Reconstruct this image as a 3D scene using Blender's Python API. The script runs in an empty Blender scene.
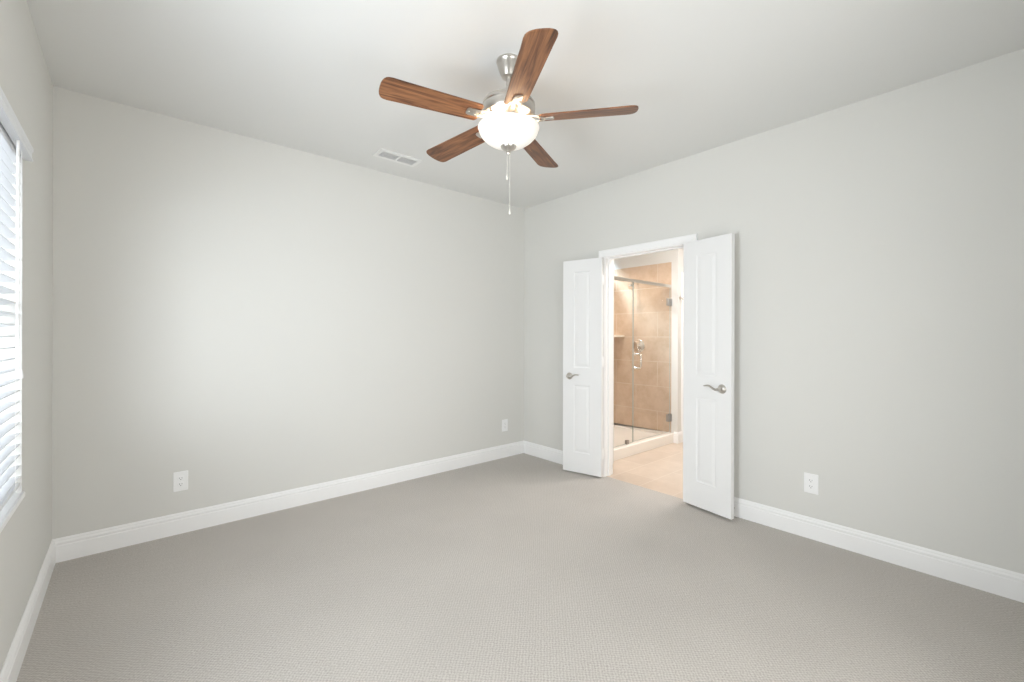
import bpy, bmesh, math, random
from mathutils import Vector, Matrix
PI = math.pi
C = bpy.context.scene.collection
SC = bpy.context.scene

# ------------------------------------------------------------------ camera, world, lights, exposure
XL, XR, YB, YN, H = -0.3412, 3.3392, 3.6309, -0.25, 2.743       # room: left, right, far, near wall; ceiling
WY0, WY1, WZ0, WZ1 = 0.71, 2.70, 0.660, 2.06                    # window opening in the left wall
XB = XR + 0.116                                                 # bathroom face of the right wall
DY0, DY1, DZ = 1.700, 2.512, 2.045                              # clear doorway

cam_d = bpy.data.cameras.new('camera')
cam_d.sensor_width = 36
cam_d.lens = 437.81 / 1024 * 36
cam_d.shift_y = -4.735 / 1024
cam_d.clip_start = 0.02
cam = bpy.data.objects.new('camera', cam_d)
C.objects.link(cam)
yaw, roll = 0.7158, 0.0023
f = Vector((math.sin(yaw), math.cos(yaw), 0)); r0 = Vector((math.cos(yaw), -math.sin(yaw), 0)); u0 = Vector((0, 0, 1))
r = r0 * math.cos(roll) + u0 * math.sin(roll); u = -r0 * math.sin(roll) + u0 * math.cos(roll)
m = Matrix((r, u, -f)).transposed().to_4x4()
m.translation = Vector((0, 0, 1.3094))
cam.matrix_world = m
SC.camera = cam

SKY = 1.05
LAMP = 0.22
BULB = 38.0
FILL_SIDE = 96.0
FILL_NEAR = 37.5
w = bpy.data.worlds.new('overcast_sky'); SC.world = w; w.use_nodes = True
bg = w.node_tree.nodes['Background']
bg.inputs[0].default_value = (0.90, 0.95, 1.0, 1); bg.inputs[1].default_value = SKY
SC.view_settings.view_transform = 'Standard'
SC.view_settings.look = 'None'
SC.view_settings.gamma = 1
SC.view_settings.use_curve_mapping = False
SC.view_settings.exposure = 0.05
SC.cycles.max_bounces = 16
SC.cycles.diffuse_bounces = 10
SC.cycles.glossy_bounces = 6
SC.cycles.transparent_max_bounces = 16
SC.cycles.use_denoising = True

def area(name, loc, target, sx, sy, power, col, portal=False, spread=180):
    d = bpy.data.lights.new(name, 'AREA'); d.shape = 'RECTANGLE'; d.size = sx; d.size_y = sy
    d.energy = power; d.color = col; d.spread = math.radians(spread)
    o = bpy.data.objects.new(name, d); C.objects.link(o); o.location = loc
    o.rotation_euler = (Vector(target) - Vector(loc)).to_track_quat('-Z', 'Y').to_euler()
    if portal: d.cycles.is_portal = True
    return o
wc = ((WY0 + WY1) / 2, (WZ0 + WZ1) / 2)
YM = (WY0 + WY1) / 2                                             # mullion between the twin sashes; the blind hangs in the far one
NX0, NX1, NZ0, NZ1 = 0.45, 1.95, 0.30, 2.06                     # window added for fill light, in the wall behind the camera
area('window_portal', (XL - 0.16, wc[0], wc[1]), (XL + 1, wc[0], wc[1]), WZ1 - WZ0, WY1 - WY0, 1, (1, 1, 1), True)
# fill lamps added outside the bare sash and the added window behind the camera
area('fill_lamp_side', (XL - 0.50, (WY0 + YM) / 2 - .27, wc[1] - .10), (XL + 1.2, (WY0 + YM) / 2 + .66, wc[1] + .22), 1.4, 1.2, FILL_SIDE, (0.91, 0.965, 1.02))
area('fill_lamp_near', ((NX0 + NX1) / 2, YN - 0.17, (NZ0 + NZ1) / 2), ((NX0 + NX1) / 2, 0, (NZ0 + NZ1) / 2), NX1 - NX0, NZ1 - NZ0, FILL_NEAR, (1.0, 0.972, 0.935))
area('bathroom_fill_lamp', (4.45, 1.7, H - 0.03), (4.45, 1.7, 0), 0.7, 0.7, 43, (1.0, 0.95, 0.92), spread=180)  # unseen lamp without a fixture, added to brighten the bathroom
area('shower_fill_lamp', (4.4, 3.3, H - 0.03), (4.4, 3.3, 0), 0.25, 0.25, 10, (1.0, 0.965, 0.945), spread=105)  # another added lamp, unseen, lifts the shower tile and pan

# daylight falling steeply through the small window high in the shower wall
area('daylight_shower', (4.1, 4.6, 3.33), (5.065, 3.3, 1.7), 0.42, 0.42, 150, (0.58, 0.82, 1.0))

# ------------------------------------------------------------------ mesh helpers
def obj(name, bm, mat, parent=None, smooth=None):
    me = bpy.data.meshes.new(name)
    bmesh.ops.recalc_face_normals(bm, faces=bm.faces)
    bm.to_mesh(me); bm.free()
    for mm in (mat if isinstance(mat, (list, tuple)) else [mat]): me.materials.append(mm)
    o = bpy.data.objects.new(name, me); C.objects.link(o)
    if parent: o.parent = parent
    if smooth is not None:
        for p in me.polygons: p.use_smooth = True
        me.set_sharp_from_angle(angle=math.radians(smooth))
    return o

def tag(o, label, cat, group=None, kind=None):
    o['label'] = label; o['category'] = cat
    if group: o['group'] = group
    if kind: o['kind'] = kind
    return o

def thing(name, label, cat, loc=(0, 0, 0), rotz=0, group=None, kind=None):
    o = bpy.data.objects.new(name, None); C.objects.link(o)
    o.location = loc; o.rotation_euler = (0, 0, rotz); o.empty_display_size = 0.05
    return tag(o, label, cat, group, kind)

def box(bm, x0, x1, y0, y1, z0, z1, bev=0, seg=2, M=None):
    t = bmesh.new()
    bmesh.ops.create_cube(t, size=1)
    for v in t.verts:
        v.co = Vector((x0 + (v.co.x + .5) * (x1 - x0), y0 + (v.co.y + .5) * (y1 - y0), z0 + (v.co.z + .5) * (z1 - z0)))
    if bev: bmesh.ops.bevel(t, geom=t.edges[:], offset=bev, segments=seg, affect='EDGES', profile=.5)
    join(bm, t, M)

def join(bm, t, M=None):
    if M is not None: bmesh.ops.transform(t, matrix=M, verts=t.verts)
    vm = {}
    for v in t.verts: vm[v] = bm.verts.new(v.co)
    for fc in t.faces:
        try:
            nf = bm.faces.new([vm[v] for v in fc.verts]); nf.material_index = fc.material_index
        except ValueError: pass
    t.free()

def lathe(bm, prof, n=48, M=None):
    """profile of (radius, z) turned about z"""
    t = bmesh.new(); rings = []
    for (rr, z) in prof:
        if rr < 1e-6: rings.append([t.verts.new((0, 0, z))])
        else: rings.append([t.verts.new((rr * math.cos(2 * PI * i / n), rr * math.sin(2 * PI * i / n), z)) for i in range(n)])
    for a, b in zip(rings, rings[1:]):
        for i in range(n):
            j = (i + 1) % n
            if len(a) == 1 and len(b) > 1: t.faces.new((a[0], b[i], b[j]))
            elif len(b) == 1 and len(a) > 1: t.faces.new((a[i], b[0], a[j]))
            elif len(a) > 1: t.faces.new((a[i], a[j], b[j], b[i]))
    join(bm, t, M)

def tube(bm, pts, rad, n=12, cap=True, flat=None, M=None):
    """round (or flattened) bar along points; rad is a number or one per point; flat=(a,b) scales side and up"""
    t = bmesh.new(); pts = [Vector(p) for p in pts]; N = len(pts)
    if not isinstance(rad, (list, tuple)): rad = [rad] * N
    rings = []; side = None
    for i, p in enumerate(pts):
        d = (pts[min(i + 1, N - 1)] - pts[max(i - 1, 0)]).normalized()
        if side is None:
            ref = Vector((0, 0, 1)) if abs(d.z) < .9 else Vector((1, 0, 0))
            side = d.cross(ref).normalized()
        else: side = (side - d * side.dot(d)).normalized()
        up = side.cross(d)
        fa, fb = flat or (1, 1)
        rings.append([t.verts.new(p + rad[i] * (fa * math.cos(2 * PI * k / n) * side + fb * math.sin(2 * PI * k / n) * up)) for k in range(n)])
    for a, b in zip(rings, rings[1:]):
        for k in range(n): t.faces.new((a[k], a[(k + 1) % n], b[(k + 1) % n], b[k]))
    if cap: t.faces.new(rings[0][::-1]); t.faces.new(rings[-1])
    join(bm, t, M)

def prism(bm, poly, z0, z1, bev=0, M=None):
    t = bmesh.new()
    a = [t.verts.new((x, y, z0)) for x, y in poly]; b = [t.verts.new((x, y, z1)) for x, y in poly]
    t.faces.new(a[::-1]); t.faces.new(b)
    for i in range(len(poly)):
        j = (i + 1) % len(poly); t.faces.new((a[i], a[j], b[j], b[i]))
    if bev:
        es = [e for e in t.edges if abs(e.verts[0].co.z - e.verts[1].co.z) < 1e-6]
        bmesh.ops.bevel(t, geom=es, offset=bev, segments=2, affect='EDGES', profile=.5)
    join(bm, t, M)

def sweep(bm, prof, path, normal_side=1, closed_ends=True):
    """profile of (out, up) swept along a mitred path of (point, out_vector, up_vector); points already mitred by the out vectors"""
    t = bmesh.new(); rings = []
    for p, o, uvec in path:
        rings.append([t.verts.new(Vector(p) + Vector(o) * a + Vector(uvec) * b) for a, b in prof])
    n = len(prof)
    for a, b in zip(rings, rings[1:]):
        for k in range(n): t.faces.new((a[k], a[(k + 1) % n], b[(k + 1) % n], b[k]))
    if closed_ends: t.faces.new(rings[0][::-1]); t.faces.new(rings[-1])
    join(bm, t)

# ------------------------------------------------------------------ materials
def mat(name):
    mm = bpy.data.materials.new(name); mm.use_nodes = True
    nt = mm.node_tree; return mm, nt, nt.nodes['Principled BSDF']
def N(nt, typ, **kw):
    n = nt.nodes.new(typ)
    for k, v in kw.items(): setattr(n, k, v)
    return n
def L(nt, a, b): nt.links.new(a, b)
def mathn(nt, op, a, b=None):
    n = N(nt, 'ShaderNodeMath', operation=op)
    for i, x in enumerate((a, b)):
        if x is None: continue
        if isinstance(x, (int, float)): n.inputs[i].default_value = x
        else: L(nt, x, n.inputs[i])
    return n.outputs[0]
def simple(name, col, rough=.5, metal=0.0, spec=.5, bump=0, bscale=300):
    mm, nt, b = mat(name)
    b.inputs['Base Color'].default_value = (*col, 1); b.inputs['Roughness'].default_value = rough
    b.inputs['Metallic'].default_value = metal; b.inputs['Specular IOR Level'].default_value = spec
    tc = N(nt, 'ShaderNodeTexCoord'); ns = N(nt, 'ShaderNodeTexNoise')
    ns.inputs['Scale'].default_value = bscale; ns.inputs['Detail'].default_value = 2
    L(nt, tc.outputs['Object'], ns.inputs['Vector'])
    if bump:
        bp = N(nt, 'ShaderNodeBump'); bp.inputs['Strength'].default_value = bump; bp.inputs['Distance'].default_value = .001
        L(nt, ns.outputs[0], bp.inputs['Height']); L(nt, bp.outputs[0], b.inputs['Normal'])
    return mm

M_WALL = simple('wall_paint', (.700, .695, .668), .85, spec=.2, bump=.15, bscale=180)
M_CEIL = simple('ceiling_paint', (.74, .742, .73), .9, spec=.15, bump=.2, bscale=140)
M_TRIM = simple('trim_paint', (.89, .89, .89), .35, spec=.4)
M_DOOR = simple('door_paint', (.83, .83, .83), .4, spec=.4)
M_PLASTIC = simple('white_plastic', (.89, .89, .89), .35)
M_SLAT = simple('blind_slat', (.80, .815, .84), .4)
M_NICKEL = simple('brushed_nickel', (.62, .59, .55), .28, metal=1)
M_CHROME = simple('chrome', (.78, .75, .71), .2, metal=1)
M_HINGE = simple('dark_nickel', (.40, .385, .37), .3, metal=1)
M_DARK = simple('dark_slot', (.03, .03, .03), .6)
M_RUBBER = simple('dark_rubber', (.06, .06, .06), .7)
M_VENT = simple('vent_enamel', (.80, .80, .79), .45)
M_DUCT = simple('duct_grey', (.66, .66, .66), .8)
M_PAN = simple('cream_acrylic', (.86, .82, .76), .25)
M_SHELF = simple('cream_stone', (.80, .70, .58), .3)
M_VINYL = simple('window_vinyl', (.85, .86, .87), .4)
M_CORD = simple('cord', (.85, .85, .84), .7)
M_CHAIN = simple('chain_white_metal', (.80, .78, .72), .3, metal=.4)

def carpet():
    mm, nt, b = mat('loop_carpet')
    tc = N(nt, 'ShaderNodeTexCoord')
    mp = N(nt, 'ShaderNodeMapping'); mp.inputs['Rotation'].default_value = (0, 0, math.radians(45))
    L(nt, tc.outputs['Object'], mp.inputs['Vector'])
    wob = N(nt, 'ShaderNodeTexNoise'); wob.inputs['Scale'].default_value = 38; wob.inputs['Detail'].default_value = 2
    L(nt, tc.outputs['Object'], wob.inputs['Vector'])
    sub = N(nt, 'ShaderNodeVectorMath', operation='SUBTRACT'); L(nt, wob.outputs['Color'], sub.inputs[0]); sub.inputs[1].default_value = (.5, .5, .5)
    sc = N(nt, 'ShaderNodeVectorMath', operation='SCALE'); L(nt, sub.outputs[0], sc.inputs[0]); sc.inputs['Scale'].default_value = .016
    ad = N(nt, 'ShaderNodeVectorMath', operation='ADD'); L(nt, mp.outputs[0], ad.inputs[0]); L(nt, sc.outputs[0], ad.inputs[1])
    sp = N(nt, 'ShaderNodeSeparateXYZ'); L(nt, ad.outputs[0], sp.inputs[0])
    k = 2 * PI / .0125
    sx = mathn(nt, 'SINE', mathn(nt, 'MULTIPLY', sp.outputs[0], k)); sy = mathn(nt, 'SINE', mathn(nt, 'MULTIPLY', sp.outputs[1], k))
    h = mathn(nt, 'ADD', sx, sy)                                     # loops in diagonal rows, -2..2
    fine = N(nt, 'ShaderNodeTexNoise'); fine.inputs['Scale'].default_value = 150; fine.inputs['Detail'].default_value = 2
    L(nt, tc.outputs['Object'], fine.inputs['Vector'])
    big = N(nt, 'ShaderNodeTexNoise'); big.inputs['Scale'].default_value = 2.2; big.inputs['Detail'].default_value = 3
    L(nt, tc.outputs['Object'], big.inputs['Vector'])
    h01 = mathn(nt, 'MULTIPLY', mathn(nt, 'ADD', h, 2), .25)
    mixv = mathn(nt, 'ADD', mathn(nt, 'MULTIPLY', h01, .34), mathn(nt, 'MULTIPLY', fine.outputs[0], .66))
    rp = N(nt, 'ShaderNodeValToRGB')
    rp.color_ramp.elements[0].position = .22; rp.color_ramp.elements[0].color = (.355, .325, .295, 1)
    rp.color_ramp.elements[1].position = .72; rp.color_ramp.elements[1].color = (.59, .560, .525, 1)
    L(nt, mixv, rp.inputs[0])
    hs = N(nt, 'ShaderNodeHueSaturation'); L(nt, rp.outputs[0], hs.inputs['Color'])
    L(nt, mathn(nt, 'ADD', mathn(nt, 'MULTIPLY', big.outputs[0], .14), .93), hs.inputs['Value'])
    L(nt, hs.outputs[0], b.inputs['Base Color'])
    b.inputs['Roughness'].default_value = .95; b.inputs['Specular IOR Level'].default_value = .1
    b.inputs['Sheen Weight'].default_value = .15
    bp = N(nt, 'ShaderNodeBump'); bp.inputs['Strength'].default_value = .4; bp.inputs['Distance'].default_value = .004
    L(nt, mixv, bp.inputs['Height']); L(nt, bp.outputs[0], b.inputs['Normal'])
    return mm
M_CARPET = carpet()

def tile(name, axes, off, c1, c2, grout, rough=.25, bw=.63, rh=.315, vein=(.5, .36, .24), veinf=.5):
    mm, nt, b = mat(name)
    tc = N(nt, 'ShaderNodeTexCoord'); sp = N(nt, 'ShaderNodeSeparateXYZ'); L(nt, tc.outputs['Object'], sp.inputs[0])
    cb = N(nt, 'ShaderNodeCombineXYZ')
    L(nt, mathn(nt, 'SUBTRACT', sp.outputs[axes[0]], off[0]), cb.inputs[0])
    L(nt, mathn(nt, 'SUBTRACT', sp.outputs[axes[1]], off[1]), cb.inputs[1])
    br = N(nt, 'ShaderNodeTexBrick'); L(nt, cb.outputs[0], br.inputs['Vector'])
    br.inputs['Scale'].default_value = 1; br.inputs['Brick Width'].default_value = bw; br.inputs['Row Height'].default_value = rh
    br.inputs['Mortar Size'].default_value = .0035; br.inputs['Mortar Smooth'].default_value = .1
    br.inputs['Color1'].default_value = (*c1, 1); br.inputs['Color2'].default_value = (*c2, 1); br.inputs['Mortar'].default_value = (*grout, 1)
    ns = N(nt, 'ShaderNodeTexNoise'); ns.inputs['Scale'].default_value = 4.5; ns.inputs['Detail'].default_value = 6; ns.inputs['Roughness'].default_value = .65
    L(nt, tc.outputs['Object'], ns.inputs['Vector'])
    rp = N(nt, 'ShaderNodeValToRGB'); rp.color_ramp.elements[0].position = .38; rp.color_ramp.elements[1].position = .66
    L(nt, ns.outputs[0], rp.inputs[0])
    mx = N(nt, 'ShaderNodeMix', data_type='RGBA')
    L(nt, mathn(nt, 'MULTIPLY', rp.outputs[0], mathn(nt, 'MULTIPLY', mathn(nt, 'SUBTRACT', 1, br.outputs['Fac']), veinf)), mx.inputs[0])
    L(nt, br.outputs['Color'], mx.inputs[6]); mx.inputs[7].default_value = (*vein, 1)
    L(nt, mx.outputs[2], b.inputs['Base Color'])
    b.inputs['Roughness'].default_value = rough
    bp = N(nt, 'ShaderNodeBump', invert=True); bp.inputs['Strength'].default_value = .3; bp.inputs['Distance'].default_value = .002
    L(nt, br.outputs['Fac'], bp.inputs['Height']); L(nt, bp.outputs[0], b.inputs['Normal'])
    return mm
T1, T2, TG, TV = (.68, .53, .405), (.635, .485, .36), (.70, .60, .49), (.52, .37, .25)
M_TILE_END = tile('shower_tile_end', (1, 2), (.16, .045), T1, T2, TG, vein=TV, veinf=.75)
M_TILE_SIDE = tile('shower_tile_side', (0, 2), (.1, .045), T1, T2, TG, vein=TV, veinf=.75)
M_TILE_FLOOR = tile('bath_floor_tile', (0, 1), (.16, .275), (.66, .55, .455), (.61, .50, .41), (.70, .61, .52), .35, vein=(.46, .37, .29), veinf=.4)

def wood():
    mm, nt, b = mat('walnut_blade')
    tc = N(nt, 'ShaderNodeTexCoord'); oi = N(nt, 'ShaderNodeObjectInfo')
    off = N(nt, 'ShaderNodeVectorMath', operation='ADD'); L(nt, tc.outputs['Object'], off.inputs[0])
    cb = N(nt, 'ShaderNodeCombineXYZ'); L(nt, mathn(nt, 'MULTIPLY', oi.outputs['Random'], 7), cb.inputs[0]); L(nt, mathn(nt, 'MULTIPLY', oi.outputs['Random'], 3), cb.inputs[1])
    L(nt, cb.outputs[0], off.inputs[1])
    mp = N(nt, 'ShaderNodeMapping'); mp.inputs['Scale'].default_value = (1.6, 16, 4); L(nt, off.outputs[0], mp.inputs['Vector'])
    n1 = N(nt, 'ShaderNodeTexNoise'); n1.inputs['Scale'].default_value = 2.2; n1.inputs['Detail'].default_value = 5; n1.inputs['Distortion'].default_value = 1.2
    L(nt, mp.outputs[0], n1.inputs['Vector'])
    mp2 = N(nt, 'ShaderNodeMapping'); mp2.inputs['Scale'].default_value = (4, 90, 9); L(nt, off.outputs[0], mp2.inputs['Vector'])
    n2 = N(nt, 'ShaderNodeTexNoise'); n2.inputs['Scale'].default_value = 3; n2.inputs['Detail'].default_value = 4
    L(nt, mp2.outputs[0], n2.inputs['Vector'])
    v = mathn(nt, 'ADD', mathn(nt, 'MULTIPLY', n1.outputs[0], .72), mathn(nt, 'MULTIPLY', n2.outputs[0], .28))
    rp = N(nt, 'ShaderNodeValToRGB'); e = rp.color_ramp.elements
    e[0].position = .34; e[0].color = (.060, .024, .012, 1)
    e[1].position = .64; e[1].color = (.31, .140, .062, 1)
    q = e.new(.48); q.color = (.170, .070, .031, 1)
    L(nt, v, rp.inputs[0]); L(nt, rp.outputs[0], b.inputs['Base Color'])
    b.inputs['Roughness'].default_value = .38; b.inputs['Specular IOR Level'].default_value = .45
    return mm
M_WOOD = wood()

def bowl_glass():
    mm, nt, b = mat('lit_frosted_glass')
    b.inputs['Base Color'].default_value = (.9, .87, .82, 1); b.inputs['Roughness'].default_value = .35
    b.inputs['Emission Color'].default_value = (1.0, .93, .82, 1); b.inputs['Emission Strength'].default_value = LAMP
    return mm
M_BOWL = bowl_glass()
M_BULB = bowl_glass(); M_BULB.name = 'lit_bulb'
M_BULB.node_tree.nodes['Principled BSDF'].inputs['Emission Strength'].default_value = BULB
M_BULB.node_tree.nodes['Principled BSDF'].inputs['Emission Color'].default_value = (1.0, .78, .55, 1)

def clear_glass(name, tint, rough=.0):
    mm, nt, b = mat(name); nt.nodes.remove(b)
    out = nt.nodes['Material Output']
    tr = N(nt, 'ShaderNodeBsdfTransparent'); tr.inputs[0].default_value = (*tint, 1)
    gl = N(nt, 'ShaderNodeBsdfGlossy'); gl.inputs['Roughness'].default_value = rough; gl.inputs[0].default_value = (.95, .97, .97, 1)
    fr = N(nt, 'ShaderNodeFresnel'); fr.inputs[0].default_value = 1.45
    mx = N(nt, 'ShaderNodeMixShader'); L(nt, fr.outputs[0], mx.inputs[0]); L(nt, tr.outputs[0], mx.inputs[1]); L(nt, gl.outputs[0], mx.inputs[2])
    L(nt, mx.outputs[0], out.inputs[0])
    return mm
M_GLASS = clear_glass('shower_glass', (.965, .975, .965))
M_PANE = clear_glass('window_glass', (.97, .98, .98))
M_EDGE = simple('glass_edge', (.50, .53, .50), .2)

# ------------------------------------------------------------------ the room
def struct(name, bm, mm, label, cat): return tag(obj(name, bm, mm), label, cat, kind='structure')

bm = bmesh.new(); box(bm, XL, XR + .02, YN, YB, -.05, 0)
struct('floor', bm, M_CARPET, 'grey beige loop pile carpet covering the bedroom floor', 'carpet')
bm = bmesh.new(); box(bm, XL - .15, XB, YN - .15, YB + .1, H, H + .1)
struct('ceiling', bm, M_CEIL, 'flat off white bedroom ceiling above the fan', 'ceiling')
bm = bmesh.new(); box(bm, XL - .15, XR, YB, YB + .1, -.05, H)
struct('wall_back', bm, M_WALL, 'plain light greige wall opposite the camera, left of the far corner', 'wall')
bm = bmesh.new()
box(bm, XL - .15, NX0, YN - .15, YN, -.05, H); box(bm, NX1, XB, YN - .15, YN, -.05, H)
box(bm, NX0, NX1, YN - .15, YN, -.05, NZ0 - .02); box(bm, NX0, NX1, YN - .15, YN, NZ1, H)
struct('wall_near', bm, M_WALL, 'greige wall behind the camera with an added window for fill light', 'wall')
bm = bmesh.new()
box(bm, XL - .15, XL, YN, WY0, -.05, H); box(bm, XL - .15, XL, WY1, YB, -.05, H)
box(bm, XL - .15, XL, WY0, WY1, -.05, WZ0 - .02); box(bm, XL - .15, XL, WY0, WY1, WZ1, H)
struct('wall_left', bm, M_WALL, 'greige wall with the window and blind', 'wall')
J = .018
bm = bmesh.new()
box(bm, XR, XB, YN, DY0 - J, -.05, H); box(bm, XR, XB, DY1 + J, 4.0, -.05, H); box(bm, XR, XB, DY0 - J, DY1 + J, DZ + J, H)
struct('wall_right', bm, M_WALL, 'light greige wall pierced by the bathroom doorway', 'wall')

BASE = [(0, 0), (.0155, 0), (.0155, .090), (.0150, .094), (.0125, .0965), (.0125, .101), (.0135, .104), (.0135, .112),
        (.0105, .117), (.0085, .121), (.0085, .126), (.0055, .132), (.0030, .136), (0, .136)]
def baseboard(name, path, label):
    bm = bmesh.new(); sweep(bm, BASE, path)
    return struct(name, bm, M_TRIM, label, 'baseboard')
Z = (0, 0, 1)
baseboard('baseboard_left', [((XL, YN, 0), (1, 1, 0), Z), ((XL, YB, 0), (1, -1, 0), Z)], 'white baseboard running below the window')
baseboard('baseboard_back', [((XL, YB, 0), (1, -1, 0), Z), ((XR, YB, 0), (-1, -1, 0), Z)], 'white stepped baseboard along the wall opposite the camera')
CW = .063                                                                  # door casing width
bm = bmesh.new()
sweep(bm, BASE, [((XR, YB, 0), (-1, -1, 0), Z), ((XR, DY1 + .006 + CW, 0), (-1, 0, 0), Z)])
sweep(bm, BASE, [((XR, DY0 - .006 - CW, 0), (-1, 0, 0), Z), ((XR, YN, 0), (-1, 1, 0), Z)])
struct('baseboard_right', bm, M_TRIM, 'white stepped baseboard on both sides of the bathroom doorway', 'baseboard')
baseboard('baseboard_near', [((XL, YN, 0), (1, 1, 0), Z), ((XR, YN, 0), (-1, 1, 0), Z)], 'white baseboard behind the camera')

# door casing (colonial profile) and jamb
CAS = [(0, 0), (0, .012), (.006, .014), (.010, .011), (.020, .012), (.040, .016), (.052, .018), (.060, .018), (CW, .015), (CW, 0)]
def casing(bm, x, sx, y0, y1, zt):
    # profile (across, out): across runs away from the opening in wall plane, out is along sx
    def ring(p, a): return (p, a, (sx, 0, 0))
    sweep(bm, CAS, [ring((x, y1, 0), (0, 1, 0)), ring((x, y1, zt), (0, 1, 1)), ring((x, y0, zt), (0, -1, 1)), ring((x, y0, 0), (0, -1, 0))])
bm = bmesh.new()
casing(bm, XR, -1, DY0 - .006, DY1 + .006, DZ + .006)
casing(bm, XB, 1, DY0 - .006, DY1 + .006, DZ + .006)
for y0, y1 in ((DY0 - J, DY0), (DY1, DY1 + J)): box(bm, XR, XB, y0, y1, 0, DZ + J)
box(bm, XR, XB, DY0, DY1, DZ, DZ + J)
box(bm, XR + .044, XR + .078, DY0, DY0 + .011, 0, DZ, .002); box(bm, XR + .044, XR + .078, DY1 - .011, DY1, 0, DZ, .002)
box(bm, XR + .044, XR + .078, DY0 + .011, DY1 - .011, DZ - .011, DZ, .002)
struct('trim_1', bm, M_TRIM, 'white moulded casing and jamb around the bathroom doorway', 'door casing')

# ------------------------------------------------------------------ window
def window(name, label, loc, rotz, a0, a1, z0, z1, dep):
    """sash plane at local x=0, room towards +x, opening a0..a1 along y"""
    wn = thing(name, label, 'window', loc, rotz, kind='structure')
    fw = .045; am = (a0 + a1) / 2; zl = z0 - .02
    bm = bmesh.new()
    box(bm, -.03, .03, a0, a0 + fw, zl, z1, .003); box(bm, -.03, .03, a1 - fw, a1, zl, z1, .003)
    box(bm, -.03, .03, a0 + fw, a1 - fw, zl, zl + fw, .003); box(bm, -.03, .03, a0 + fw, a1 - fw, z1 - fw, z1, .003)
    box(bm, -.03, .03, am - .04, am + .04, zl + fw, z1 - fw, .003)
    for a, b in ((a0 + fw, am - .04), (am + .04, a1 - fw)): box(bm, -.022, .022, a, b, 1.345, 1.385, .003)
    obj('window_frame', bm, M_VINYL, wn)
    for a, b in ((a0 + fw, am - .04), (am + .04, a1 - fw)):
        for q0, q1 in ((zl + fw, 1.345), (1.385, z1 - fw)):
            bm = bmesh.new(); vs = [bm.verts.new(v) for v in ((0, a, q0), (0, b, q0), (0, b, q1), (0, a, q1))]; bm.faces.new(vs)
            obj('window_pane', bm, M_PANE, wn)
    bm = bmesh.new()
    box(bm, .03, dep + .0002, a0 + .001, a1 - .001, zl + .0005, z0)
    box(bm, dep + .0003, dep + .010, a0 - .004, a1 + .004, zl - .001, z0 + .001, .004, 3)
    obj('window_sill', bm, M_TRIM, wn)
window('window_1', 'white framed window behind the open slats in the left wall', (XL - .12, 0, 0), 0, WY0, WY1, WZ0, WZ1, .12)
window('fill_window', 'white framed window added behind the camera to admit fill light', (0, YN - .12, 0), PI / 2, -NX1, -NX0, NZ0, NZ1, .12)  # added window, unseen; its opening lets the near fill lamp in

# ------------------------------------------------------------------ blind
BY_0 = YM + .01
bl = thing('window_blind', 'white two inch slatted blind with valance hanging in the window', 'blind', (XL, 0, 0))
bm = bmesh.new()
val = [(-.004, 0), (.022, 0), (.0225, .006), (.019, .010), (.019, .036), (.0235, .042), (.0235, .053), (-.004, .053)]
sweep(bm, [(a + .0045, b) for a, b in val], [((0, BY_0 - .03, 2.043), (1, 0, 0), Z), ((0, WY1 + .03, 2.043), (1, 0, 0), Z)])
obj('valance', bm, M_SLAT, bl)
bm = bmesh.new(); box(bm, -.056, -.006, BY_0 + .006, WY1 - .006, WZ1 - .030, WZ1 - .001, .003); obj('headrail', bm, M_SLAT, bl)
bm = bmesh.new()
zs = WZ1 - .046; k = 0; tilt = math.radians(7)
while zs > WZ0 + .062:
    t = bmesh.new(); n = 6
    a = []; b_ = []
    for i in range(n + 1):
        s = -.025 + .05 * i / n; c = .0022 * (1 - (s / .025) ** 2)
        a.append((s, c + .0014)); b_.append((s, c - .0014))
    prof = a + b_[::-1]
    ct, st = math.cos(tilt), math.sin(tilt)
    prof = [(-.029 + x * ct - z * st, zs + x * st + z * ct) for x, z in prof]
    sweep(bm, prof, [((0, BY_0 + .008, 0), (1, 0, 0), Z), ((0, WY1 - .008, 0), (1, 0, 0), Z)])
    zs -= .0445
obj('slats', bm, M_SLAT, bl)
bm = bmesh.new(); box(bm, -.054, -.004, BY_0 + .008, WY1 - .008, WZ0 + .027, WZ0 + .043, .005, 3); obj('bottom_rail', bm, M_SLAT, bl)
for y in (BY_0 + .12, (BY_0 + WY1) / 2, WY1 - .12):
    bm = bmesh.new()
    for x in (-.0565, -.0015): tube(bm, [(x, y, WZ1 - .030), (x, y, WZ0 + .04)], .0010, 6)
    obj('ladder_cord', bm, M_CORD, bl)
bm = bmesh.new()
tube(bm, [(.019, 2.46, 2.042), (.019, 2.46, 1.20), (.019, 2.46, 1.148)], [.0045, .0045, .0055], 6)
obj('tilt_wand', bm, M_PLASTIC, bl)
bm = bmesh.new()
tube(bm, [(.010, 2.60, 2.042), (.010, 2.60, 1.17)], .0018, 6)
lathe(bm, [(0, 0), (.007, .002), (.0075, .012), (.004, .035), (.0015, .04)], 12, Matrix.Translation((.010, 2.60, 1.135)))
obj('lift_cord', bm, M_CORD, bl)

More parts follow.
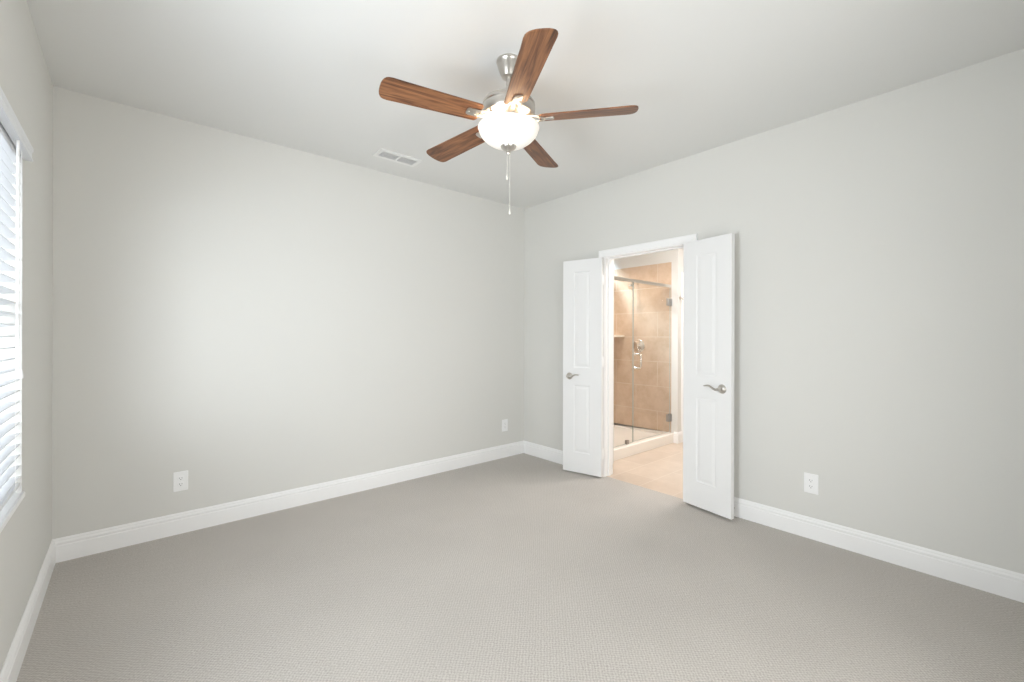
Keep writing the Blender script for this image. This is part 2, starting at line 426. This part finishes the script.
# ------------------------------------------------------------------ doors
def leaf_mesh(W, HT, T, panels):
    """leaf in local x 0..W, y -T..0, z 0..HT; raised moulded panels on both faces"""
    bm = bmesh.new()
    def face(y, sgn):
        xs = [0, panels[0][0], panels[0][1], W]
        zsx = [0]
        for (_, _, z0, z1) in panels: zsx += [z0, z1]
        zsx.append(HT)
        for i in range(3):
            for j in range(len(zsx) - 1):
                if i == 1 and j % 2 == 1:
                    prev = None
                    for ins, d in ((0, 0), (.004, -.003), (.011, -.0045), (.018, -.0035), (.034, -.0004), (.038, 0)):
                        x0, x1, z0, z1 = xs[i] + ins, xs[i + 1] - ins, zsx[j] + ins, zsx[j + 1] - ins
                        yy = y + sgn * d
                        ring = [bm.verts.new(q) for q in ((x0, yy, z0), (x1, yy, z0), (x1, yy, z1), (x0, yy, z1))]
                        if prev:
                            for q in range(4): bm.faces.new((prev[q], prev[(q + 1) % 4], ring[(q + 1) % 4], ring[q]))
                        prev = ring
                    bm.faces.new(prev)
                else:
                    bm.faces.new([bm.verts.new(q) for q in ((xs[i], y, zsx[j]), (xs[i + 1], y, zsx[j]), (xs[i + 1], y, zsx[j + 1]), (xs[i], y, zsx[j + 1]))])
    face(0, 1); face(-T, -1)
    for q in (((0, 0, 0), (0, -T, 0), (0, -T, HT), (0, 0, HT)), ((W, 0, 0), (W, -T, 0), (W, -T, HT), (W, 0, HT)),
              ((0, 0, 0), (W, 0, 0), (W, -T, 0), (0, -T, 0)), ((0, 0, HT), (W, 0, HT), (W, -T, HT), (0, -T, HT))):
        bm.faces.new([bm.verts.new(p) for p in q])
    bmesh.ops.remove_doubles(bm, verts=bm.verts, dist=1e-5)
    return bm

LW, LH, LT = .400, 2.024, .035
def make_door(name, label, pin, ang, mirror, z0):
    """pin = hinge axis; leaf local +x runs away from the hinge, local +y is the face seen in the room (times mirror)"""
    d = thing(name, label, 'door', (pin[0], pin[1], z0), ang, kind='structure')
    s = mirror
    MX = Matrix.Diagonal((1, s, 1, 1))
    def put(nm, bm, mm, par=d, smooth=None):
        bmesh.ops.transform(bm, matrix=MX, verts=bm.verts); return obj(nm, bm, mm, par, smooth)
    bm = leaf_mesh(LW, LH, LT, [(.116, .284, .190, .832), (.116, .284, .998, 1.912)])
    bmesh.ops.translate(bm, verts=bm.verts, vec=(.002, LT + .008, 0))
    put('door_leaf', bm, M_DOOR)
    yf = LT + .008; xh = LW - .068; zh = .915
    for side in (1, -1):
        y0 = yf if side == 1 else .008
        bm = bmesh.new()
        R = Matrix.Translation((xh, y0, zh)) @ Matrix.Rotation(-side * PI / 2, 4, 'X')
        lathe(bm, [(0, -.002), (.033, -.002), (.033, .004), (.029, .009), (.020, .013), (.0125, .018), (.0115, .040), (.0115, .052), (.008, .057), (0, .058)], 32, R)
        hd = put('door_handle', bm, M_NICKEL, smooth=40)
        bm = bmesh.new()
        pts = []; rr = []
        for i in range(15):
            t = i / 14
            pts.append((xh - .118 * t, y0 + side * (.046 - .006 * math.sin(PI * t)), zh + .004 - .010 * math.sin(2 * PI * min(t * 1.05, 1)) * (1 - .2 * t) + .012 * t * t))
            rr.append(.0095 * (1 - .45 * t))
        tube(bm, pts, rr, 12, flat=(.75, 1.0))
        bmesh.ops.transform(bm, matrix=MX, verts=bm.verts)
        obj('lever', bm, M_NICKEL, hd, 60)
    for zc in (.205, 1.06, 1.82):
        bm = bmesh.new()
        tube(bm, [(0, 0, zc - .045), (0, 0, zc + .045)], .0065, 12)
        for zt in (zc - .045, zc + .045): lathe(bm, [(0, -.004), (.005, -.003), (.0065, 0), (.005, .003), (0, .004)], 12, Matrix.Translation((0, 0, zt)))
        box(bm, -.0015, .0018, 0, .036, zc - .044, zc + .044)
        put('hinge', bm, M_TRIM, smooth=40)
    return d
A_L, A_R = math.radians(14.0), math.radians(10.0)
# left leaf: runs towards +y and slightly into the room; seen face looks towards -x
make_door('door_1', 'white two panel door leaf folded open left of the bathroom doorway', (3.310, 2.508), PI / 2 + A_L, 1, .014)
make_door('door_2', 'white two panel door leaf folded open right of the bathroom doorway', (3.310, 1.704), -PI / 2 - A_R, -1, .018)

# ------------------------------------------------------------------ ceiling fan
FX, FY = 1.480, 1.733
fan = thing('ceiling_fan', 'brushed nickel ceiling fan with five walnut blades and lit bowl', 'ceiling fan', (FX, FY, H))
FS = 1.0225
def fz(b): return 1.3094 + (b - 1.3094) * FS - H          # heights below the canopy
def zz(prof): return [(a * FS, fz(b)) for a, b in prof]
bm = bmesh.new()
lathe(bm, [(a, b - H) for a, b in [(0, 2.743), (.062, 2.743), (.064, 2.739), (.064, 2.730), (.060, 2.725), (.056, 2.705), (.045, 2.675), (.038, 2.660), (.036, 2.655), (.022, 2.651), (0, 2.651)]], 48)
obj('canopy', bm, M_NICKEL, fan, 35)
bm = bmesh.new(); lathe(bm, zz([(0, 2.640), (.0125, 2.640), (.0125, 2.505), (0, 2.505)]), 24)
lathe(bm, zz([(0, 2.535), (.0125, 2.535), (.021, 2.530), (.023, 2.515), (.030, 2.506), (0, 2.505)]), 24)
obj('downrod', bm, M_NICKEL, fan, 35)
bm = bmesh.new()
lathe(bm, zz([(0, 2.508), (.060, 2.508), (.112, 2.505), (.128, 2.498), (.134, 2.488), (.135, 2.478), (.131, 2.474), (.131, 2.470), (.135, 2.466), (.134, 2.440), (.128, 2.428), (.112, 2.420), (.085, 2.417), (0, 2.417)]), 64)
obj('motor_housing', bm, M_NICKEL, fan, 35)
bm = bmesh.new()
lathe(bm, zz([(0, 2.418), (.062, 2.418), (.066, 2.412), (.066, 2.392), (.060, 2.386), (.058, 2.374), (.050, 2.370), (0, 2.370)]), 48)
lathe(bm, zz([(0, 2.372), (.010, 2.372), (.010, 2.258), (0, 2.258)]), 16)
obj('switch_housing', bm, M_NICKEL, fan, 35)
# bowl: open-topped frosted glass
bm = bmesh.new()
out = []
for i in range(25):
    a = (PI / 2) * i / 24
    out.append((.153 * math.cos(a) ** 1.0 if i < 24 else .012, 2.365 - .094 * math.sin(a) ** 1.12))
inn = [(max(rr - .004, .012), z + .004) for rr, z in out[::-1]]
prof = [(.150, 2.368), (.155, 2.371), (.156, 2.368), (.153, 2.364)] + out[1:] + inn[:-1] + [(.146, 2.368), (.150, 2.368)]
lathe(bm, zz(prof), 64)
bowl = obj('light_bowl', bm, M_BOWL, fan, 50)
bm = bmesh.new()
lathe(bm, zz([(0, 2.282), (.036, 2.281), (.041, 2.277), (.038, 2.268), (.026, 2.258), (.016, 2.254), (.013, 2.250), (.013, 2.247), (.009, 2.244), (.010, 2.239), (.007, 2.233), (0, 2.231)]), 40)
obj('finial', bm, M_NICKEL, bowl, 35)
for sx in (-1, 1):
    bm = bmesh.new()
    lathe(bm, [(0, -.030), (.014, -.027), (.024, -.016), (.027, 0), (.023, .014), (.013, .028), (.011, .040), (0, .042)], 20, Matrix.Translation((sx * .078, 0, fz(2.360))) @ Matrix.Rotation(sx * math.radians(50), 4, 'Y'))
    obj('bulb', bm, M_BULB, fan, 50)
def blade_poly():
    P = []; r0, r1 = .162, .655
    h0, h1 = .060, .070
    P += [(r0, -h0 + .012), (r0 + .012, -h0)]
    xe = r1 - .045
    P.append((xe - .05, -h1 + .002))
    for i in range(0, 13):
        a = -PI / 2 + PI * i / 12
        P.append((xe + .045 * math.copysign(abs(math.cos(a)) ** .7, math.cos(a)), h1 * math.copysign(abs(math.sin(a)) ** .75, math.sin(a))))
    P += [(xe - .05, h1 - .002), (r0 + .012, h0), (r0, h0 - .012)]
    return P
pitch = math.radians(12)
first = None
for kk in range(5):
    ang = math.radians(23 + 72 * kk + (2.0, 0.5, 0, 2.0, 0.5)[kk])
    if first is None:
        bm = bmesh.new(); prism(bm, blade_poly(), -.003, .003, .0012)
        b0 = obj('blade', bm, M_WOOD, fan)
        bm = bmesh.new()
        # iron: two arms out of the motor, a plate under the blade root, screws
        U = Matrix.Rotation(-pitch, 4, 'X')
        for sy in (-1, 1):
            tube(bm, [U @ Vector(q) for q in ((.060, sy * .012, .014), (.110, sy * .020, .006), (.150, sy * .026, -.004), (.172, sy * .020, -.007))] + [Vector((.190, sy * .016, -.006))], [.009, .009, .008, .008, .007], 10, flat=(1.25, .55))
        pl = [(.170, -.022), (.222, -.024), (.232, -.020), (.236, -.010), (.236, .010), (.232, .020), (.222, .024), (.170, .022)]
        prism(bm, pl, -.0085, -.0032, .001)
        for (sx, sy) in ((.188, -.013), (.188, .013), (.224, 0)):
            lathe(bm, [(0, -.0118), (.0035, -.0112), (.0055, -.009), (.0055, -.0084)], 12, Matrix.Translation((sx, sy, 0)))
        i0 = obj('blade_iron', bm, M_NICKEL, b0, 40)
        first = (b0, i0); b, ir = b0, i0
    else:
        b = first[0].copy(); C.objects.link(b); b.parent = fan
        ir = first[1].copy(); C.objects.link(ir); ir.parent = b
    b.location = (0, 0, fz(2.408))
    b.rotation_euler = (Matrix.Rotation(ang, 4, 'Z') @ Matrix.Rotation(math.radians((1.0, 1.0, 0, -2.4, -1.3)[kk]), 4, 'Y') @ Matrix.Rotation(pitch, 4, 'X')).to_euler()
for (px, py, zb, ln) in ((-.006, .004, 2.105, 'short'), (.006, -.004, 1.930, 'long')):
    bm = bmesh.new()
    z = 2.236; 
    tube(bm, [(px, py, fz(2.236)), (px, py, fz(zb) + .03)], .0011, 6)
    zc = fz(2.230)
    while zc > fz(zb) + .034:
        lathe(bm, [(0, -.0019), (.0017, -.0009), (.0017, .0009), (0, .0019)], 6, Matrix.Translation((px, py, zc))); zc -= .0052
    ch = obj('pull_chain', bm, M_CHAIN, fan)
    bm = bmesh.new()
    lathe(bm, [(0, 0), (.0045, .001), (.0060, .006), (.0055, .014), (.0030, .026), (.0016, .032), (0, .033)], 16, Matrix.Translation((px, py, fz(zb))))
    obj('pull_fob', bm, M_CHAIN, ch, 50)

# ------------------------------------------------------------------ ceiling vent
vx, vy, vw, vd = 1.617, 3.262, .356, .170
vent = thing('ceiling_vent', 'white two panel air register in the ceiling', 'vent', (vx, vy, H))
bm = bmesh.new()
zt, zb = 0, -.006
pw, pd = .138, .098; cx = .078
def rectring(x0, x1, y0, y1):
    pass
for (x0, x1, y0, y1) in ((-vw / 2, -cx - pw / 2, -vd / 2, vd / 2), (cx + pw / 2, vw / 2, -vd / 2, vd / 2), (-cx + pw / 2, cx - pw / 2, -vd / 2, vd / 2),
                         (-cx - pw / 2, -cx + pw / 2, -vd / 2, -pd / 2), (-cx - pw / 2, -cx + pw / 2, pd / 2, vd / 2),
                         (cx - pw / 2, cx + pw / 2, -vd / 2, -pd / 2), (cx - pw / 2, cx + pw / 2, pd / 2, vd / 2)):
    box(bm, x0, x1, y0, y1, zb, zt)
obj('frame', bm, M_VENT, vent)
for sx in (-1, 1):
    bm = bmesh.new()
    for i in range(9):
        yy = -pd / 2 + (i + .5) * pd / 9
        R = Matrix.Translation((sx * cx, yy, -.004)) @ Matrix.Rotation(math.radians(32), 4, 'X')
        box(bm, -pw / 2 + .001, pw / 2 - .001, -.0058, .0058, -.0006, .0006, M=R)
    lv = obj('louver', bm, M_VENT, vent)
    bm = bmesh.new(); box(bm, sx * cx - pw / 2, sx * cx + pw / 2, -pd / 2, pd / 2, -.0012, -.0002)
    obj('duct_opening', bm, M_DUCT, vent)

# ------------------------------------------------------------------ outlets
def outlet(name, label, loc, rot, kind='duplex'):
    o = thing(name, label, 'outlet', loc, rot, 'wall outlets above the baseboards')
    PW, PH = .040, .064
    bm = bmesh.new(); box(bm, -PW, PW, -.0065, 0, -PH, PH, .003, 3); obj('cover_plate', bm, M_PLASTIC, o)
    if kind == 'duplex':
        for s in (-1, 1):
            bm = bmesh.new()
            poly = [(.0172 * math.cos(a) if abs(math.cos(a)) < .99 else math.copysign(.017, math.cos(a)), max(-.0142, min(.0142, .0172 * math.sin(a)))) for a in [2 * PI * i / 32 for i in range(32)]]
            prism(bm, poly, 0, .0025, .0006, Matrix.Translation((0, -.0062, s * .0195)) @ Matrix.Rotation(PI / 2, 4, 'X'))
            rc = obj('receptacle', bm, M_PLASTIC, o)
            bm = bmesh.new()
            for xx, hh in ((-.0064, .0040), (.0064, .0033)): box(bm, xx - .0011, xx + .0011, -.00895, -.0080, s * .0195 + .003 - hh, s * .0195 + .003 + hh)
            lathe(bm, [(0, 0), (.0024, 0), (.0024, .0008), (0, .0008)], 12, Matrix.Translation((0, -.0081, s * .0195 - .0075)) @ Matrix.Rotation(PI / 2, 4, 'X'))
            obj('slots', bm, M_DARK, rc)
        bm = bmesh.new(); lathe(bm, [(0, 0), (.0032, 0), (.0028, .0012), (0, .0016)], 12, Matrix.Translation((0, -.0064, 0)) @ Matrix.Rotation(PI / 2, 4, 'X')); obj('screw', bm, M_PLASTIC, o)
    else:
        for zc in (.021, -.021):
            bm = bmesh.new(); box(bm, -.011, .011, -.0085, -.006, zc - .0105, zc + .0105, .001); rc = obj('jack', bm, M_PLASTIC, o)
        for s in (-1, 1):
            bm = bmesh.new(); lathe(bm, [(0, 0), (.0032, 0), (.0028, .0012), (0, .0016)], 12, Matrix.Translation((0, -.0064, s * .049)) @ Matrix.Rotation(PI / 2, 4, 'X')); obj('screw', bm, M_PLASTIC, o)
    return o
outlet('wall_outlet', 'white outlet low on the wall opposite the camera, nearest the window', (.249, YB, .344), 0)
outlet('wall_outlet', 'small white outlet low on the wall beside the far corner', (3.055, YB, .345), 0)
outlet('wall_outlet', 'white outlet low on the doorway wall, right of the open door', (XR, .870, .357), -PI / 2)

# spring door stop behind the right leaf
ds = thing('door_stop', 'small spring door stop on the baseboard behind the right door leaf', 'door stop', (XR - .0155, 1.352, .060))
bm = bmesh.new(); R = Matrix.Rotation(-PI / 2, 4, 'Y')
lathe(bm, [(0, 0), (.011, 0), (.011, .003), (.006, .005), (0, .005)], 20, R)
tube(bm, [R @ Vector((.0055 * math.cos(i * .7), .0055 * math.sin(i * .7), .004 + i * .0005)) for i in range(110)], .0012, 6)
obj('spring', bm, M_NICKEL, ds, 40)
bm = bmesh.new(); lathe(bm, [(0, .056), (.007, .056), (.0085, .060), (.0085, .068), (.006, .071), (0, .071)], 20, R); obj('rubber_tip', bm, M_RUBBER, ds, 40)

# ------------------------------------------------------------------ bathroom
SX, SYF, CF, GY, SXN = 5.065, 3.80, 2.768, 2.8185, 3.76           # shower end wall, far wall, curb face, glass plane, near end wall
TT = 2.237                                                        # tile top
BX1, BY0 = 6.6, .55
bm = bmesh.new(); box(bm, XR + .02, BX1, BY0, 4.0, -.05, -.001)
struct('floor_bathroom', bm, M_TILE_FLOOR, 'beige stone look tile floor beyond the doorway', 'tile floor')
bm = bmesh.new(); box(bm, XB, BX1 + .1, BY0 - .1, 4.0, H, H + .1)
struct('ceiling_bathroom', bm, M_CEIL, 'white bathroom ceiling beyond the doorway', 'ceiling')
bm = bmesh.new()
box(bm, SX + .010, SX + .14, CF - .048, 4.0, -.05, H); box(bm, SX, SX + .0101, CF - .048, GY - .012, -.05, H); box(bm, SX, SX + .0101, GY - .012, SYF, TT, H)
struct('wall_shower_end', bm, M_WALL, 'painted wall end beside the shower glass and above its tile', 'wall')
bm = bmesh.new(); box(bm, SX, SX + .010, GY - .012, SYF, -.05, TT)
struct('wall_shower_tile', bm, M_TILE_END, 'beige tiled shower wall carrying the valve and shower head', 'tiled wall')
bm = bmesh.new(); box(bm, SXN - .01, SX, SYF, SYF + .1, -.05, TT); struct('wall_shower_back', bm, M_TILE_SIDE, 'beige tiled long wall of the shower', 'tiled wall')
bm = bmesh.new()
SW0, SW1, SZ0, SZ1 = 3.95, 4.95, 2.24, 2.56
box(bm, SXN - .01, SW0, SYF + .01, SYF + .1, TT, H); box(bm, SW1, SX, SYF + .01, SYF + .1, TT, H)
box(bm, SW0, SW1, SYF + .01, SYF + .1, TT, SZ0); box(bm, SW0, SW1, SYF + .01, SYF + .1, SZ1, H)
struct('wall_shower_upper', bm, M_WALL, 'painted wall above the long shower tile', 'wall')
w3 = thing('window_3', 'small window high in the long shower wall', 'window', (0, SYF + .075, 0), kind='structure')
bm = bmesh.new()
for a, b, c, d in ((SW0, SW1, SZ0, SZ0 + .02), (SW0, SW1, SZ1 - .03, SZ1), (SW0, SW0 + .03, SZ0 + .03, SZ1 - .03), (SW1 - .03, SW1, SZ0 + .03, SZ1 - .03)): box(bm, a, b, -.02, .02, c, d, .003)
obj('window_frame', bm, M_VINYL, w3)
bm = bmesh.new(); bm.faces.new([bm.verts.new(q) for q in ((SW0 + .03, 0, SZ0 + .03), (SW1 - .03, 0, SZ0 + .03), (SW1 - .03, 0, SZ1 - .03), (SW0 + .03, 0, SZ1 - .03))]); obj('window_pane', bm, M_PANE, w3)
bm = bmesh.new(); box(bm, XB, SXN, CF - .048, SYF + .1, -.05, H); struct('wall_shower_near', bm, M_WALL, 'painted wall at the doorway end of the shower', 'wall')
bm = bmesh.new(); box(bm, XB, BX1, BY0 - .1, BY0, -.05, H); struct('wall_bathroom_near', bm, M_WALL, 'bathroom wall out of sight to the right', 'wall')
bm = bmesh.new(); box(bm, BX1, BX1 + .1, BY0, 4.0, -.05, H); struct('wall_bathroom_end', bm, M_WALL, 'bathroom wall at the far end', 'wall')
DX0 = 5.215                                                        # bathroom closet door behind the wall end
bm = bmesh.new(); box(bm, SX + .14, DX0, CF - .048, CF + .06, -.05, H); box(bm, DX0 + .72, BX1, CF - .048, CF + .06, -.05, H); box(bm, DX0, DX0 + .72, CF - .048, CF + .06, DZ, H)
struct('wall_bathroom_far', bm, M_WALL, 'bathroom wall around the closet door past the shower', 'wall')
bm = bmesh.new()
yw = CF - .048
def ringy(p, a): return (p, a, (0, -1, 0))
sweep(bm, CAS, [ringy((DX0, yw, 0), (-1, 0, 0)), ringy((DX0, yw, DZ), (-1, 0, 1)), ringy((DX0 + .72, yw, DZ), (1, 0, 1)), ringy((DX0 + .72, yw, 0), (1, 0, 0))])
struct('trim_2', bm, M_TRIM, 'white casing of the closet door past the shower', 'door casing')
bm = leaf_mesh(.716, DZ - .006, .035, [(.12, .596, .16, .82), (.12, .596, 1.02, 1.9)])
bmesh.ops.translate(bm, verts=bm.verts, vec=(DX0 + .002, yw + .06, .003))
struct('door_3', bm, M_DOOR, 'closed white door past the shower wall end', 'door')
bm = bmesh.new()
sweep(bm, BASE, [((SX, CF - .001, 0), (-1, 0, 0), Z), ((SX, yw, 0), (-1, -1, 0), Z), ((DX0 - CW, yw, 0), (0, -1, 0), Z)])
struct('baseboard_bathroom', bm, M_TRIM, 'white baseboard wrapping the wall end by the shower', 'baseboard')

# shower pan with curb
bm = bmesh.new()
t = bmesh.new()
def lp(x0, x1, y0, y1, z): return [t.verts.new(q) for q in ((x0, y0, z), (x1, y0, z), (x1, y1, z), (x0, y1, z))]
px0, px1, py0, py1 = SXN + .001, SX - .001, CF, SYF - .001
rings = [lp(px0, px1, py0, py1, 0), lp(px0, px1, py0, py1, .108), lp(px0 + .004, px1, py0 + .010, py1, .118),
         lp(px0 + .03, px1 - .02, py0 + .095, py1 - .02, .118), lp(px0 + .035, px1 - .022, py0 + .105, py1 - .022, .105),
         lp(px0 + .04, px1 - .026, py0 + .115, py1 - .026, .074), lp(px0 + .5, px1 - .5, py0 + .45, py1 - .42, .064)]
# the rim along the tile stays low: pull the three tiled sides of the rim down
for rg in rings[2:5]:
    for i in (2, 3): rg[i].co.z = min(rg[i].co.z, .082)
for a, b in zip(rings, rings[1:]):
    for q in range(4): t.faces.new((a[q], a[(q + 1) % 4], b[(q + 1) % 4], b[q]))
t.faces.new(rings[-1]); t.faces.new(rings[0][::-1]); join(bm, t)
pan = tag(obj('shower_pan', bm, M_PAN), 'cream shower pan with a raised front curb on the bathroom floor', 'shower pan')
bm = bmesh.new(); lathe(bm, [(0, .0), (.05, .0), (.05, .003), (.044, .005), (0, .005)], 32, Matrix.Translation(((px0 + px1) / 2, (py0 + py1) / 2 + .015, .0645))); obj('drain', bm, M_CHROME, pan)

# glass enclosure
en = thing('shower_enclosure', 'clear glass shower front with fixed pane, hinged door and header rail', 'shower enclosure', (0, GY, 0))
GT = 1.935; JX = 4.253
def pane(name, x0, x1, z0, z1):
    bm = bmesh.new()
    vs = [bm.verts.new(q) for q in ((x0, 0, z0), (x1, 0, z0), (x1, 0, z1), (x0, 0, z1))]; bm.faces.new(vs)
    p = obj(name, bm, M_GLASS, en)
    bm = bmesh.new()
    for a in (x0, x1): box(bm, a - .0009, a + .0009, -.005, .005, z0, z1)
    box(bm, x0, x1, -.005, .005, z0 - .0015, z0 + .0015)
    obj('polished_edge', bm, M_EDGE, p)
    return p
pane('fixed_panel', SXN + .006, JX - .004, .124, GT - .02)
dr = pane('door_panel', JX + .004, SX - .012, .130, GT - .02)
bm = bmesh.new(); box(bm, SXN + .003, SX - .003, -.017, .017, GT - .02, GT + .018, .004); obj('header_rail', bm, M_CHROME, en)
for zc in (1.737, .305):
    bm = bmesh.new(); box(bm, SX - .075, SX - .012, -.016, .016, zc - .045, zc + .045, .004); box(bm, SX - .014, SX - .002, -.024, .024, zc - .045, zc + .045, .003)
    obj('glass_hinge', bm, M_HINGE, dr)
bm = bmesh.new()
hz0, hz1, hx, hy = .955, 1.112, JX + .050, -.070
tube(bm, [(hx, 0, hz0), (hx, hy * .8, hz0), (hx, hy, hz0 + .012), (hx, hy, hz1 - .012), (hx, hy * .8, hz1), (hx, 0, hz1)], .0085, 12)
for zc in (hz0, hz1): lathe(bm, [(0, -.012), (.014, -.012), (.014, .012), (0, .012)], 16, Matrix.Translation((hx, 0, zc)) @ Matrix.Rotation(PI / 2, 4, 'X'))
obj('door_pull', bm, M_CHROME, dr, 40)
bm = bmesh.new(); box(bm, 4.118, 4.163, -.014, .014, .1185, .165, .003); obj('floor_clip', bm, M_HINGE, en)

# shower fittings on the end wall
RW = Matrix.Rotation(-PI / 2, 4, 'Y')
sv = thing('shower_valve', 'round chrome shower valve with lever on the tile', 'shower valve', (SX, 3.265, 1.185))
bm = bmesh.new(); lathe(bm, [(0, 0), (.085, 0), (.085, .004), (.078, .010), (.045, .014), (.036, .020), (0, .020)], 48, RW); obj('escutcheon', bm, M_CHROME, sv, 35)
bm = bmesh.new(); lathe(bm, [(0, .02), (.026, .02), (.024, .05), (.020, .058), (0, .06)], 32, RW)
tube(bm, [(-.045, 0, 0), (-.055, -.02, -.03), (-.058, -.035, -.075)], [.010, .009, .007], 12); obj('handle', bm, M_CHROME, sv, 40)
sh = thing('shower_fixture', 'small chrome shower head high on the tiled wall', 'shower head', (SX, 3.275, 2.03))
bm = bmesh.new(); lathe(bm, [(0, 0), (.028, 0), (.026, .008), (.014, .012), (0, .012)], 32, RW); obj('flange', bm, M_CHROME, sh, 35)
bm = bmesh.new(); tube(bm, [(0, 0, 0), (-.06, 0, .004), (-.095, 0, -.004), (-.125, 0, -.028), (-.138, 0, -.044)], .0095, 12); obj('arm', bm, M_CHROME, sh, 40)
bm = bmesh.new(); RH = Matrix.Translation((-.136, 0, -.040)) @ Matrix.Rotation(math.radians(215), 4, 'Y')
lathe(bm, [(0, -.002), (.013, -.002), (.016, .014), (.028, .030), (.041, .046), (.042, .058), (.038, .062), (0, .062)], 32, RH); obj('spray_head', bm, M_CHROME, sh, 35)
bm = bmesh.new()
arc = [(0, 0)] + [(-.31 * math.cos(a) ** .8 if math.cos(a) > 1e-6 else 0, -.31 * math.sin(a) ** .8) for a in [PI / 2 * i / 12 for i in range(13)]]
prism(bm, arc, -.014, .014, .004)
cs = obj('corner_shelf', bm, M_SHELF); cs.location = (SX - .001, SYF - .001, 1.315)
tag(cs, 'cream corner shelf set between the tiled shower walls', 'shelf')
rh = thing('robe_hook', 'small metal robe hook high on the wall end right of the shower glass', 'hook', (5.112, yw, 1.787))
RY = Matrix.Rotation(PI / 2, 4, 'X')
bm = bmesh.new(); lathe(bm, [(0, 0), (.022, 0), (.021, .005), (.009, .010), (0, .010)], 24, RY); obj('flange', bm, M_CHROME, rh, 35)
bm = bmesh.new(); tube(bm, [(0, -.008, 0), (0, -.035, -.004), (0, -.05, .004), (0, -.055, .022)], [.007, .006, .006, .008], 10)
tube(bm, [(0, -.02, -.003), (0, -.032, -.024), (0, -.042, -.022)], [.006, .006, .007], 10); obj('peg', bm, M_CHROME, rh, 40)
